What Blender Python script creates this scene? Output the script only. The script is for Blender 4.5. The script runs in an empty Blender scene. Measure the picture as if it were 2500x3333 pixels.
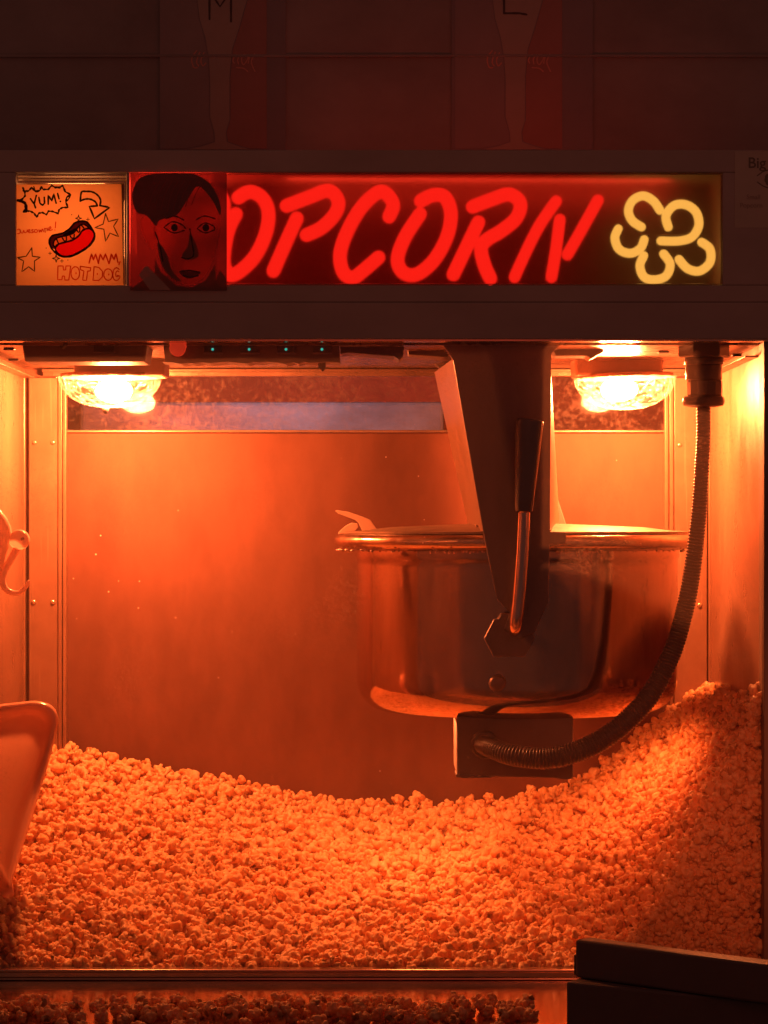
import bpy, math, random
import numpy as np
from mathutils import Vector, Matrix, noise
random.seed(7); rng = np.random.default_rng(7)
SC = bpy.context.scene
COL = SC.collection

# ------------------------------------------------------------------ camera
D = 2.4            # camera to the glass of the cabinet, metres
S = 0.0002693      # metres per photo pixel at the glass
cam = bpy.data.cameras.new('camera'); co = bpy.data.objects.new('camera', cam); COL.objects.link(co)
co.location = (0, -D, 0); co.rotation_euler = (math.radians(90), 0, 0)
cam.sensor_fit = 'HORIZONTAL'; cam.sensor_width = 36
cam.lens = 36 * D / (2500 * S)
cam.shift_y = 33.5 / 2500
cam.clip_end = 100; cam.clip_start = 0.05
SC.camera = co

# ------------------------------------------------------------------ world, exposure
w = bpy.data.worlds.new('World'); SC.world = w; w.use_nodes = True
w.node_tree.nodes['Background'].inputs[0].default_value = (0.062, 0.0220, 0.0160, 1)
w.node_tree.nodes['Background'].inputs[1].default_value = 1.0
vs = SC.view_settings
vs.view_transform = 'Standard'; vs.look = 'None'; vs.exposure = 0; vs.gamma = 1; vs.use_curve_mapping = False
SC.render.film_transparent = False
cy = SC.cycles
cy.max_bounces = 14; cy.diffuse_bounces = 6; cy.glossy_bounces = 6; cy.transmission_bounces = 8; cy.transparent_max_bounces = 16
cy.caustics_reflective = False; cy.caustics_refractive = False
cy.sample_clamp_indirect = 4.0
cy.use_denoising = True

def P(px, py, Y=0.0):
    k = S * (D + Y) / D
    return Vector(((px - 1250) * k, Y, -(py - 1700) * k))
def px2m(n, Y=0.0): return n * S * (D + Y) / D

def area_lamp(name, loc, target, sx, sy, col, power):
    l = bpy.data.lights.new(name, 'AREA'); l.shape = 'RECTANGLE'; l.size = sx; l.size_y = sy
    l.color = col; l.energy = power
    o = bpy.data.objects.new(name, l); COL.objects.link(o); o.location = loc
    o.rotation_euler = (Vector(target) - Vector(loc)).to_track_quat('-Z', 'Y').to_euler()
    return o
# added red lamps: a stand-in for neon spill on the wall, and a front wash
area_lamp('red_glow_lamp', P(1560, 560, 0.02), P(1500, 300, 0.30), 0.34, 0.04, (1, .06, .025), 0.30)
area_lamp('red_front_lamp', (0.05, -1.0, 0.35), (0.02, 0, 0.2), 0.5, 0.3, (1, .07, .03), 0.20)
area_lamp('cool_lamp', P(900, 1180, 0.50), P(900, 1345, 0.62), 0.22, 0.03, (.5, .75, 1), 0.17)  # added unseen lamp, lights the blue-grey front behind the back window
# added fill lamps hidden under the kettle, brightening the heap
area_lamp('heap_fill_lamp', (0.045, 0.155, -.1835), (0.045, 0.155, -.4), 0.09, 0.10, (1, .22, .055), 0.9)
area_lamp('heap_fill_lamp', (0.212, 0.20, -.1835), (0.212, 0.20, -.4), 0.10, 0.16, (1, .19, .045), 0.55)
fl = area_lamp('front_fill_lamp', (0.24, -0.8, 0.02), (0.285, 0.03, -0.27), 0.12, 0.12, (1, .16, .05), 0.075)
fl.data.spread = math.radians(28)
BULB_COL = (1.0, 0.25, 0.072); BULB_STR = 2150.0

# ------------------------------------------------------------------ materials
MATS = {}
def mat(name, base, metallic=0.0, rough=0.5, var=0.0, scale=(30, 30, 30), bump=0.0, bscale=200, spec=0.5, coat=0.0, rvar=0.0, specks=0.0, emis=None, estr=0.0, aniso=0.0, scratch=0.0):
    m = bpy.data.materials.new(name); m.use_nodes = True
    nt = m.node_tree; b = nt.nodes['Principled BSDF']
    b.inputs['Base Color'].default_value = (*base, 1); b.inputs['Metallic'].default_value = metallic
    b.inputs['Roughness'].default_value = rough; b.inputs['Specular IOR Level'].default_value = spec
    b.inputs['Coat Weight'].default_value = coat
    b.inputs['Anisotropic'].default_value = aniso
    L = nt.links
    tc = nt.nodes.new('ShaderNodeTexCoord'); mp = nt.nodes.new('ShaderNodeMapping'); mp.inputs['Scale'].default_value = scale
    L.new(tc.outputs['Object'], mp.inputs[0])
    nz = nt.nodes.new('ShaderNodeTexNoise'); nz.inputs['Scale'].default_value = 1.0; nz.inputs['Detail'].default_value = 8; nz.inputs['Roughness'].default_value = .65
    L.new(mp.outputs[0], nz.inputs['Vector'])
    last = None
    if var > 0:
        mr = nt.nodes.new('ShaderNodeMapRange'); mr.inputs['From Min'].default_value = .3; mr.inputs['From Max'].default_value = .7
        mr.inputs['To Min'].default_value = 1 - var; mr.inputs['To Max'].default_value = 1.0
        L.new(nz.outputs['Fac'], mr.inputs['Value'])
        mx = nt.nodes.new('ShaderNodeMix'); mx.data_type = 'RGBA'; mx.blend_type = 'MULTIPLY'; mx.inputs['Factor'].default_value = 1
        mx.inputs['A'].default_value = (*base, 1); L.new(mr.outputs[0], mx.inputs['B']); last = mx.outputs['Result']
    if specks > 0:
        vo = nt.nodes.new('ShaderNodeTexVoronoi'); vo.inputs['Scale'].default_value = 75; vo.inputs['Randomness'].default_value = 1
        L.new(tc.outputs['Object'], vo.inputs['Vector'])
        n2 = nt.nodes.new('ShaderNodeTexNoise'); n2.inputs['Scale'].default_value = 9; L.new(tc.outputs['Object'], n2.inputs['Vector'])
        th = nt.nodes.new('ShaderNodeMapRange'); th.inputs['From Min'].default_value = .45; th.inputs['From Max'].default_value = .8
        th.inputs['To Min'].default_value = 0.0; th.inputs['To Max'].default_value = specks
        L.new(n2.outputs['Fac'], th.inputs['Value'])
        lt = nt.nodes.new('ShaderNodeMath'); lt.operation = 'LESS_THAN'; L.new(vo.outputs['Distance'], lt.inputs[0]); L.new(th.outputs[0], lt.inputs[1])
        m2 = nt.nodes.new('ShaderNodeMix'); m2.data_type = 'RGBA'; L.new(lt.outputs[0], m2.inputs['Factor'])
        if last: L.new(last, m2.inputs['A'])
        else: m2.inputs['A'].default_value = (*base, 1)
        m2.inputs['B'].default_value = (.95, .8, .6, 1); last = m2.outputs['Result']
    if last: L.new(last, b.inputs['Base Color'])
    if rvar > 0:
        mr = nt.nodes.new('ShaderNodeMapRange'); mr.inputs['From Min'].default_value = .3; mr.inputs['From Max'].default_value = .7
        mr.inputs['To Min'].default_value = max(.02, rough - rvar); mr.inputs['To Max'].default_value = rough + rvar
        L.new(nz.outputs['Fac'], mr.inputs['Value']); L.new(mr.outputs[0], b.inputs['Roughness'])
    if bump > 0:
        n3 = nt.nodes.new('ShaderNodeTexNoise'); n3.inputs['Scale'].default_value = bscale; n3.inputs['Detail'].default_value = 4
        L.new(tc.outputs['Object'], n3.inputs['Vector'])
        bp = nt.nodes.new('ShaderNodeBump'); bp.inputs['Strength'].default_value = bump; bp.inputs['Distance'].default_value = .001
        L.new(n3.outputs['Fac'], bp.inputs['Height']); L.new(bp.outputs[0], b.inputs['Normal'])
    if scratch > 0:
        mq = nt.nodes.new('ShaderNodeMapping'); mq.inputs['Scale'].default_value = (260, 260, 9); mq.inputs['Rotation'].default_value = (0, .35, .2); L.new(tc.outputs['Object'], mq.inputs[0])
        ns = nt.nodes.new('ShaderNodeTexNoise'); ns.inputs['Scale'].default_value = 1; ns.inputs['Detail'].default_value = 2; L.new(mq.outputs[0], ns.inputs['Vector'])
        nb = nt.nodes.new('ShaderNodeTexNoise'); nb.inputs['Scale'].default_value = 7; nb.inputs['Detail'].default_value = 3; L.new(tc.outputs['Object'], nb.inputs['Vector'])
        ad = nt.nodes.new('ShaderNodeMath'); ad.operation = 'MULTIPLY_ADD'; ad.inputs[1].default_value = .45; L.new(nb.outputs['Fac'], ad.inputs[0]); L.new(ns.outputs['Fac'], ad.inputs[2])
        sr = nt.nodes.new('ShaderNodeMapRange'); sr.inputs['From Min'].default_value = .84; sr.inputs['From Max'].default_value = .93; sr.inputs['To Max'].default_value = scratch; L.new(ad.outputs[0], sr.inputs['Value'])
        m4 = nt.nodes.new('ShaderNodeMix'); m4.data_type = 'RGBA'; L.new(sr.outputs[0], m4.inputs['Factor']); L.new(last, m4.inputs['A']); m4.inputs['B'].default_value = (.75, .5, .35, 1); L.new(m4.outputs['Result'], b.inputs['Base Color'])
    if emis:
        b.inputs['Emission Color'].default_value = (*emis, 1); b.inputs['Emission Strength'].default_value = estr
    MATS[name] = m
    return m

def emitter(name, col, s):
    m = bpy.data.materials.new(name); m.use_nodes = True; nt = m.node_tree; nt.nodes.clear()
    e = nt.nodes.new('ShaderNodeEmission'); e.inputs[0].default_value = (*col, 1); e.inputs[1].default_value = s
    o = nt.nodes.new('ShaderNodeOutputMaterial'); nt.links.new(e.outputs[0], o.inputs[0]); return m

def mix_mat(name, parts, bump=None, mask=None):
    """parts: list of (kind, colour, roughness, weight); chained mixes"""
    m = bpy.data.materials.new(name); m.use_nodes = True; nt = m.node_tree; nt.nodes.clear(); L = nt.links
    o = nt.nodes.new('ShaderNodeOutputMaterial')
    bn = None
    if bump:
        tc = nt.nodes.new('ShaderNodeTexCoord'); n3 = nt.nodes.new('ShaderNodeTexNoise'); n3.inputs['Scale'].default_value = bump[1]; n3.inputs['Detail'].default_value = 3
        L.new(tc.outputs['Object'], n3.inputs['Vector'])
        bp = nt.nodes.new('ShaderNodeBump'); bp.inputs['Strength'].default_value = bump[0]; bp.inputs['Distance'].default_value = .002
        L.new(n3.outputs['Fac'], bp.inputs['Height']); bn = bp
    cur = None; tot = 0
    for kind, col, r, wt in parts:
        n = nt.nodes.new({'T': 'ShaderNodeBsdfTransparent', 'G': 'ShaderNodeBsdfGlossy', 'D': 'ShaderNodeBsdfDiffuse', 'L': 'ShaderNodeBsdfTranslucent', 'R': 'ShaderNodeBsdfGlass'}[kind])
        n.inputs['Color'].default_value = (*col, 1)
        if kind in 'GR': n.inputs['Roughness'].default_value = r
        if kind == 'R': n.inputs['IOR'].default_value = 1.25
        if bn and kind in 'GDLR': L.new(bn.outputs[0], n.inputs['Normal'])
        tot += wt
        if cur is None: cur = n.outputs[0]
        else:
            mx = nt.nodes.new('ShaderNodeMixShader'); mx.inputs[0].default_value = wt / tot
            L.new(cur, mx.inputs[1]); L.new(n.outputs[0], mx.inputs[2]); cur = mx.outputs[0]
    L.new(cur, o.inputs[0]); return m

def grime_glass(name, tint, lo, hi, gl=0.06, scale=160, thr=(.55, .62), base_d=.03, lcol=(.9, .85, .8)):
    """a pane that is mostly clear, with specks of grease that catch light"""
    m = bpy.data.materials.new(name); m.use_nodes = True; nt = m.node_tree; nt.nodes.clear(); L = nt.links
    o = nt.nodes.new('ShaderNodeOutputMaterial'); tc = nt.nodes.new('ShaderNodeTexCoord')
    t = nt.nodes.new('ShaderNodeBsdfTransparent'); t.inputs[0].default_value = (*tint, 1)
    g = nt.nodes.new('ShaderNodeBsdfGlossy'); g.inputs['Roughness'].default_value = .06
    fr = nt.nodes.new('ShaderNodeFresnel'); fr.inputs[0].default_value = 1.45
    ad = nt.nodes.new('ShaderNodeMath'); ad.operation = 'MULTIPLY'; ad.inputs[1].default_value = gl / .04; L.new(fr.outputs[0], ad.inputs[0]); ad.use_clamp = True
    m1 = nt.nodes.new('ShaderNodeMixShader'); L.new(ad.outputs[0], m1.inputs[0]); L.new(t.outputs[0], m1.inputs[1]); L.new(g.outputs[0], m1.inputs[2])
    d = nt.nodes.new('ShaderNodeBsdfDiffuse'); d.inputs[0].default_value = (*lcol, 1)
    l = nt.nodes.new('ShaderNodeBsdfTranslucent'); l.inputs[0].default_value = (*lcol, 1)
    m2 = nt.nodes.new('ShaderNodeMixShader'); m2.inputs[0].default_value = .5; L.new(d.outputs[0], m2.inputs[1]); L.new(l.outputs[0], m2.inputs[2])
    n = nt.nodes.new('ShaderNodeTexNoise'); n.inputs['Scale'].default_value = scale; n.inputs['Detail'].default_value = 5; n.inputs['Roughness'].default_value = .6; L.new(tc.outputs['Object'], n.inputs['Vector'])
    n2 = nt.nodes.new('ShaderNodeTexNoise'); n2.inputs['Scale'].default_value = 12; n2.inputs['Detail'].default_value = 4; L.new(tc.outputs['Object'], n2.inputs['Vector'])
    av = nt.nodes.new('ShaderNodeMath'); av.operation = 'MULTIPLY_ADD'; av.inputs[1].default_value = .35; L.new(n2.outputs['Fac'], av.inputs[0])
    ml = nt.nodes.new('ShaderNodeMath'); ml.operation = 'MULTIPLY'; ml.inputs[1].default_value = .65; L.new(n.outputs['Fac'], ml.inputs[0]); L.new(ml.outputs[0], av.inputs[2])
    mr = nt.nodes.new('ShaderNodeMapRange'); mr.inputs['From Min'].default_value = thr[0]; mr.inputs['From Max'].default_value = thr[1]
    mr.inputs['To Min'].default_value = lo; mr.inputs['To Max'].default_value = hi; L.new(av.outputs[0], mr.inputs['Value'])
    m3 = nt.nodes.new('ShaderNodeMixShader'); L.new(mr.outputs[0], m3.inputs[0]); L.new(m1.outputs[0], m3.inputs[1]); L.new(m2.outputs[0], m3.inputs[2])
    L.new(m3.outputs[0], o.inputs[0]); return m

m_wall = mat('brushed_steel_wall', (.225, .088, .055), .0, .65, .42, (13, 13, 6), .14, 300, spec=.15, rvar=.12, specks=.085)
m_side = mat('mirror_steel_wall', (.38, .20, .13), .45, .34, .16, (20, 20, 16), .05, 160, rvar=.10, specks=.07, scratch=.12)
m_post = mat('post_steel', (.36, .19, .12), .4, .38, .22, (40, 40, 30), .06, 220, rvar=.05, specks=.06, scratch=.15)
m_trim = mat('trim_steel', (.85, .62, .45), .8, .22, .2, (60, 60, 8))
m_ceil = mat('ceiling_steel', (.38, .22, .15), .6, .30, .3, (25, 40, 25), .15, 90, rvar=.1)
m_head = mat('header_paint', (.52, .45, .40), .0, .42, .18, (12, 12, 18), .06, 500)
m_dark = mat('dark_plate', (.24, .17, .15), .0, .5, .2, (30, 30, 30), .05, 400)
m_black = mat('black_plastic', (.11, .09, .085), .0, .35, .15, (60, 60, 60))
m_rubber = mat('black_rubber', (.035, .03, .03), 0, .45)
m_brkt = mat('bracket_steel', (.34, .24, .21), .3, .35, .25, (30, 30, 8), .06, 300, rvar=.08)
m_kettle = mat('polished_steel', (.66, .43, .32), 1.0, .11, .25, (60, 60, 14), .05, 120, rvar=.05)
m_rim = mat('greasy_rim_steel', (.84, .62, .46), 1.0, .2, .4, (60, 60, 60), .25, 160, rvar=.1)
m_lid = mat('lid_steel', (.5, .35, .25), .5, .4, .5, (40, 40, 40), .3, 200)
m_chrome = mat('chrome_rod', (.85, .62, .5), 1.0, .14)
m_ledge = mat('counter_steel', (.70, .44, .34), .95, .13, .25, (14, 30, 14), .10, 40, rvar=.06)
m_board = mat('sign_backboard', (.10, .03, .024), 0, .55, .15, (15, 15, 15))
m_room = mat('dark_wall_paint', (.40, .35, .33), 0, .7, .35, (7, 7, 9), .05, 200)
m_inkdark = mat('ink_dark', (.10, .08, .07), 0, .6, .3, (90, 90, 90))
m_scoop = mix_mat('scoop_plastic', [('D', (.85, .50, .36), 0, .50), ('L', (.90, .46, .30), 0, .32), ('G', (.9, .75, .65), .2, .18)], bump=(.05, 40))
m_grip = mat('grip_black', (.30, .22, .19), 0, .38, .1, (60, 60, 60), .05, 500)
m_box = mat('carton_dark', (.15, .12, .115), 0, .55, .2, (20, 20, 20), .05, 300)
m_led = emitter('led_green', (.04, .65, .5), .8)
m_bulb = emitter('bulb_glow', BULB_COL, BULB_STR)
m_red = emitter('neon_red', (1.0, .018, .010), 1.05)
m_yel = emitter('neon_yellow', (1.0, .62, .11), 1.05)
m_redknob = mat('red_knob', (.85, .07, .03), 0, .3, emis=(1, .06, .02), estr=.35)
def dome_glass():
    """clear ribbed glass with ripples that scatter the bulb's light"""
    m = bpy.data.materials.new('ribbed_lamp_glass'); m.use_nodes = True; nt = m.node_tree; nt.nodes.clear(); L = nt.links; N = nt.nodes.new
    o = N('ShaderNodeOutputMaterial'); tc = N('ShaderNodeTexCoord')
    n = N('ShaderNodeTexNoise'); n.inputs['Scale'].default_value = 150; n.inputs['Detail'].default_value = 4; n.inputs['Distortion'].default_value = 1.2; L.new(tc.outputs['Object'], n.inputs['Vector'])
    bp = N('ShaderNodeBump'); bp.inputs['Strength'].default_value = 1; bp.inputs['Distance'].default_value = .003; L.new(n.outputs['Fac'], bp.inputs['Height'])
    t = N('ShaderNodeBsdfTransparent'); t.inputs[0].default_value = (.97, .88, .80, 1)
    g = N('ShaderNodeBsdfGlossy'); g.inputs['Roughness'].default_value = .09; L.new(bp.outputs[0], g.inputs['Normal'])
    l = N('ShaderNodeBsdfTranslucent'); l.inputs[0].default_value = (1, .85, .7, 1); L.new(bp.outputs[0], l.inputs['Normal'])
    m1 = N('ShaderNodeMixShader'); m1.inputs[0].default_value = .22; L.new(t.outputs[0], m1.inputs[1]); L.new(g.outputs[0], m1.inputs[2])
    mr = N('ShaderNodeMapRange'); mr.inputs['From Min'].default_value = .42; mr.inputs['From Max'].default_value = .62; mr.inputs['To Min'].default_value = .004; mr.inputs['To Max'].default_value = .075; L.new(n.outputs['Fac'], mr.inputs['Value'])
    m2 = N('ShaderNodeMixShader'); L.new(mr.outputs[0], m2.inputs[0]); L.new(m1.outputs[0], m2.inputs[1]); L.new(l.outputs[0], m2.inputs[2]); L.new(m2.outputs[0], o.inputs[0]); return m
m_dome = dome_glass()
m_frontglass = grime_glass('front_glass', (.99, .985, .98), 0.030, .20, gl=.02, scale=330, thr=(.58, .74), lcol=(.95, .66, .55))  # even warm veil is haze put into the glass, lifting the darks behind
m_backglass = grime_glass('back_door_glass', (.85, .72, .70), 0.012, .10, gl=.010, scale=210, thr=(.50, .62), lcol=(.75, .62, .55))
m_diff = mix_mat('sign_diffuser', [('R', (1, .86, .82), .36, .80), ('L', (1, .7, .65), 0, .035)])
m_paper = mix_mat('drawing_paper', [('L', (.95, .60, .36), 0, .75), ('D', (.55, .40, .30), 0, .25)], bump=(.3, 120))

# ------------------------------------------------------------------ mesh builder
class MB:
    def __init__(s): s.v = []; s.f = []
    def add(s, v, f):
        n = len(s.v); s.v += [tuple(x) for x in v]; s.f += [tuple(i + n for i in q) for q in f]; return s
    def box(s, x0, x1, y0, y1, z0, z1):
        x0, x1 = sorted((x0, x1)); y0, y1 = sorted((y0, y1)); z0, z1 = sorted((z0, z1))
        return s.add([(x0, y0, z0), (x1, y0, z0), (x1, y1, z0), (x0, y1, z0), (x0, y0, z1), (x1, y0, z1), (x1, y1, z1), (x0, y1, z1)],
                     [(0, 3, 2, 1), (4, 5, 6, 7), (0, 1, 5, 4), (1, 2, 6, 5), (2, 3, 7, 6), (3, 0, 4, 7)])
    def pbox(s, xa, ya, xb, yb, Y0, Y1):
        a = P(xa, ya, Y0); b = P(xb, yb, Y0); return s.box(a.x, b.x, Y0, Y1, a.z, b.z)
    def prism(s, pts, Y0, Y1):
        q = [P(x, y, Y0) for x, y in pts]
        ar = sum(q[i].x * q[(i + 1) % len(q)].z - q[(i + 1) % len(q)].x * q[i].z for i in range(len(q)))
        if ar < 0: q.reverse()
        n = len(q)
        v = [(p.x, Y0, p.z) for p in q] + [(p.x, Y1, p.z) for p in q]
        f = [tuple(range(n)), tuple(reversed(range(n, 2 * n)))] + [(i, i + n, (i + 1) % n + n, (i + 1) % n) for i in range(n)]
        return s.add(v, f)
    def tube(s, pts, rad, n=16, flat=1.0, cap=True):
        pts = [Vector(p) for p in pts]; m = len(pts)
        if not hasattr(rad, '__len__'): rad = [rad] * m
        v = []; f = []
        up = Vector((0, 1, 0)); 
        T = [(pts[min(i + 1, m - 1)] - pts[max(i - 1, 0)]).normalized() for i in range(m)]
        N = up - T[0] * up.dot(T[0])
        if N.length < .05: N = Vector((1, 0, 0)) - T[0] * T[0].x
        N.normalize()
        for i in range(m):
            N = (N - T[i] * N.dot(T[i])).normalized(); B = T[i].cross(N)
            for k in range(n):
                a = 2 * math.pi * k / n
                o = (N * math.cos(a) + B * math.sin(a)) * rad[i]; o.y *= flat
                v.append(pts[i] + o)
        for i in range(m - 1):
            for k in range(n):
                f.append((i * n + k, i * n + (k + 1) % n, (i + 1) * n + (k + 1) % n, (i + 1) * n + k))
        if cap:   # rounded ends
            for end, sg in ((0, -1), (m - 1, 1)):
                prev = [end * n + k for k in range(n)]
                for j in (1, 2, 3):
                    a = j * math.pi / 6
                    c = pts[end] + T[end] * sg * rad[end] * math.sin(a)
                    ring = []
                    for k in range(n):
                        o = (Vector(v[end * n + k]) - pts[end]) * math.cos(a)
                        ring.append(len(v)); v.append(c + o if j < 3 else c + o)
                    for k in range(n): f.append((prev[k], prev[(k + 1) % n], ring[(k + 1) % n], ring[k]))
                    prev = ring
        return s.add(v, f)
    def lathe(s, prof, c, n=64, axis='z', close=False):
        v = []; f = []; m = len(prof); c = Vector(c)
        for r, h in prof:
            for k in range(n):
                a = 2 * math.pi * k / n
                if axis == 'z': v.append(c + Vector((r * math.cos(a), r * math.sin(a), h)))
                elif axis == 'y': v.append(c + Vector((r * math.cos(a), h, r * math.sin(a))))
        for i in range(m - 1):
            for k in range(n): f.append((i * n + k, i * n + (k + 1) % n, (i + 1) * n + (k + 1) % n, (i + 1) * n + k))
        return s.add(v, f)
    def obj(s, name, m, parent=None, smooth=False, bevel=0.0, ang=35):
        me = bpy.data.meshes.new(name)
        off = parent_loc(parent)
        me.from_pydata([(x - off.x, y - off.y, z - off.z) for x, y, z in s.v], [], s.f); me.update()
        if isinstance(m, bpy.types.Material): me.materials.append(m)
        o = bpy.data.objects.new(name, me); COL.objects.link(o)
        if parent: o.parent = parent
        if smooth: 
            for p in me.polygons: p.use_smooth = True
        if bevel:
            b = o.modifiers.new('bevel', 'BEVEL'); b.width = bevel; b.segments = 2; b.limit_method = 'ANGLE'; b.angle_limit = math.radians(ang)
        return o
def parent_loc(p):
    v = Vector((0, 0, 0))
    while p: v += p.location; p = p.parent
    return v
def tag(o, label, cat, group=None, kind=None):
    if label: o['label'] = label
    if cat: o['category'] = cat
    if group: o['group'] = group
    if kind: o['kind'] = kind
    return o
def thing(name, label, cat, loc, group=None):
    o = bpy.data.objects.new(name, None); COL.objects.link(o); o.location = loc; o.empty_display_size = .02
    return tag(o, label, cat, group)
def smooth_path(pts, k=8, closed=False):
    pts = [Vector(p) for p in pts]; n = len(pts)
    if n < 3 and not closed:
        return [pts[0].lerp(pts[-1], i / k) for i in range(k + 1)]
    out = []
    rng_ = range(n) if closed else range(n - 1)
    for i in rng_:
        g = (lambda j: pts[j % n]) if closed else (lambda j: pts[min(max(j, 0), n - 1)])
        p0, p1, p2, p3 = g(i - 1), g(i), g(i + 1), g(i + 2)
        for j in range(k):
            t = j / k
            out.append(.5 * ((2 * p1) + (p2 - p0) * t + (2 * p0 - 5 * p1 + 4 * p2 - p3) * t * t + (3 * p1 - p0 - 3 * p2 + p3) * t ** 3))
    out.append(pts[0] if closed else pts[-1])
    return out
def stroke(mb, pts, wpx, Y, tf=lambda x, y: (x, y), curved=True, closed=False, wob=.12):
    """a marker line: a flat ribbon of ink lying on the paper at Y"""
    q = [P(*tf(x, y), Y) for x, y in pts]
    if closed and not curved: q = q + [q[0]]
    if curved: q = smooth_path(q, 5, closed)
    else:
        r = []
        for a, b in zip(q, q[1:]): r += [a.lerp(b, t / 4) for t in range(4)]
        q = r + [q[-1]]
    ra = [px2m(wpx * 1.22) / 2 * (1 + wob * math.sin(i * 1.7 + len(q))) for i in range(len(q))]
    mb.tube(q, ra, 8, flat=.06)
    return mb

# ================================================================== THE WALL ABOVE AND BEHIND
YW = 0.15
wb = MB(); wb.pbox(-400, -500, 2900, 640, YW, YW + .02); w_ = wb.obj('wall_back', m_room); tag(w_, 'dark wall above the popcorn machine', None, kind='structure')
wb = MB(); wb.pbox(-300, 176, 2800, 186, YW - .003, YW)
o = wb.obj('shelf_edge_strip', m_room, bevel=.0008); tag(o, 'thin dark horizontal trim strip across the wall above the sign', 'trim strip')
def flat_mat(n, c, r=.6): return mat(n, c, 0, r, .15, (20, 20, 20))
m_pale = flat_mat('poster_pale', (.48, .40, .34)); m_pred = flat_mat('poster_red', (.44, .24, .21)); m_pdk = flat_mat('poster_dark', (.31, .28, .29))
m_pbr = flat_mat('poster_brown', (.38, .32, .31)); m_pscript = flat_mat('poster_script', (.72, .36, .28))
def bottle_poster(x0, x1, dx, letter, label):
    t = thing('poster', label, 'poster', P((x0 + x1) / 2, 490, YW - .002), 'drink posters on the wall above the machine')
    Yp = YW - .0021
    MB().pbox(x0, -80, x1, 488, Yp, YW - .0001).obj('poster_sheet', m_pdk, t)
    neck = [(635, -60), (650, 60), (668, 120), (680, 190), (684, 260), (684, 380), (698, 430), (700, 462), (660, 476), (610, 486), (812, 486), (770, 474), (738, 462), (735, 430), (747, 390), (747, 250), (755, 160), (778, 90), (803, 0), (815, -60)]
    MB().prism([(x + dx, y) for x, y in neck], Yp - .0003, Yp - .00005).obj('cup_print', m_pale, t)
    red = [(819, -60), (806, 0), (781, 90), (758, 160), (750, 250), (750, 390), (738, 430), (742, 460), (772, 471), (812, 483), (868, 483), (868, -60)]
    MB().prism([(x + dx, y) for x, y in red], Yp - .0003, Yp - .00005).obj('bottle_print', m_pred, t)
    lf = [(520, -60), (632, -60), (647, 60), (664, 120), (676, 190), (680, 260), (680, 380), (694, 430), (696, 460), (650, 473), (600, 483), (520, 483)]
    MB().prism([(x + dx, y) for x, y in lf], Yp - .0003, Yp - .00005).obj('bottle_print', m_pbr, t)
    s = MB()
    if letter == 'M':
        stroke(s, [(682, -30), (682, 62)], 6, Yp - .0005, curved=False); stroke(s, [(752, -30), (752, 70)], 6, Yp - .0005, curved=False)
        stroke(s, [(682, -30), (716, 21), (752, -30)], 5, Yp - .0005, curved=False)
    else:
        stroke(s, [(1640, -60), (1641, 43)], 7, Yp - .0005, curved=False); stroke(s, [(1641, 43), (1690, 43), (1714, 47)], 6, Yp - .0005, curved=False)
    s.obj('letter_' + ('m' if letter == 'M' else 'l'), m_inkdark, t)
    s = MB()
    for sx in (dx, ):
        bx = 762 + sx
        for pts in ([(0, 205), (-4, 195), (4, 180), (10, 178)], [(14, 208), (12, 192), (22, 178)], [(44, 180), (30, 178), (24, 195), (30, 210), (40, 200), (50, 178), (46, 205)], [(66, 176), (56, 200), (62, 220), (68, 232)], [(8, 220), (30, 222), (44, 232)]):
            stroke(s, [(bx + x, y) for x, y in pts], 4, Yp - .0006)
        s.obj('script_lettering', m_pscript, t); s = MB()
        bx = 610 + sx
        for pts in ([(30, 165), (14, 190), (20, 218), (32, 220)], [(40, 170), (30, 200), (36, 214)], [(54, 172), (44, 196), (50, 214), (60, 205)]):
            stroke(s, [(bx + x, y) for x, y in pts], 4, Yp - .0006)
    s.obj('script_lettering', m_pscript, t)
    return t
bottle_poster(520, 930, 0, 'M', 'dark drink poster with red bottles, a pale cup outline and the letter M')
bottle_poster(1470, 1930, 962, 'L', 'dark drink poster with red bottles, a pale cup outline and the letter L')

# ================================================================== HEADER WITH LIT SIGN WINDOW
YH = -0.02
MZ = P(1250, 3200).z
mach = thing('popcorn_machine', 'steel popcorn cabinet with lit header, glass front and riveted corner posts', 'popcorn machine', (0, .2, MZ))
hb = MB()
hb.pbox(-200, 488, 2760, 561, YH, .07)
hb.pbox(-200, 561, 52, 928, YH, .07)
hb.pbox(412, 561, 422, 928, YH, .07)
hb.pbox(2352, 561, 2760, 928, YH, .07)
hb.pbox(-200, 928, 2760, 984, YH, .07)
hb.pbox(-200, 984, 2760, 1104, YH - .003, .02)
hd = hb.obj('header_housing', m_head, mach, bevel=.0012)
MB().pbox(-200, 1104.6, 2760, 1110, YH - .001, YH + .02).obj('header_lip', m_trim, mach)
MB().pbox(52, 540, 2352, 950, .055, .06).obj('sign_backboard', m_board, mach)
rb = MB()
rb.pbox(56, 566, 410, 572, -.016, -.010); rb.pbox(56, 577, 410, 582, -.012, -.006); rb.pbox(56, 588, 410, 596, -.008, -.002)
rb.pbox(404, 596, 410, 926, -.014, -.004)
rb.obj('sign_window_molding', m_trim, mach, bevel=.0005)
tr = MB(); tr.pbox(424, 563, 2350, 567, -.0195, -.0165); tr.pbox(424, 923.5, 2350, 926, -.0195, -.0165); tr.pbox(2347, 567, 2350, 923.5, -.0195, -.0165)
m_edge = mix_mat('acrylic_edge', [('L', (1, .8, .7), 0, .6), ('T', (1, .8, .7), 0, .4)])
tr.obj('sign_pane_edge', m_edge, mach)
MB().pbox(738, 568, 2346, 923, -.0155, -.0135).obj('sign_pane', m_diff, mach)

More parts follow.
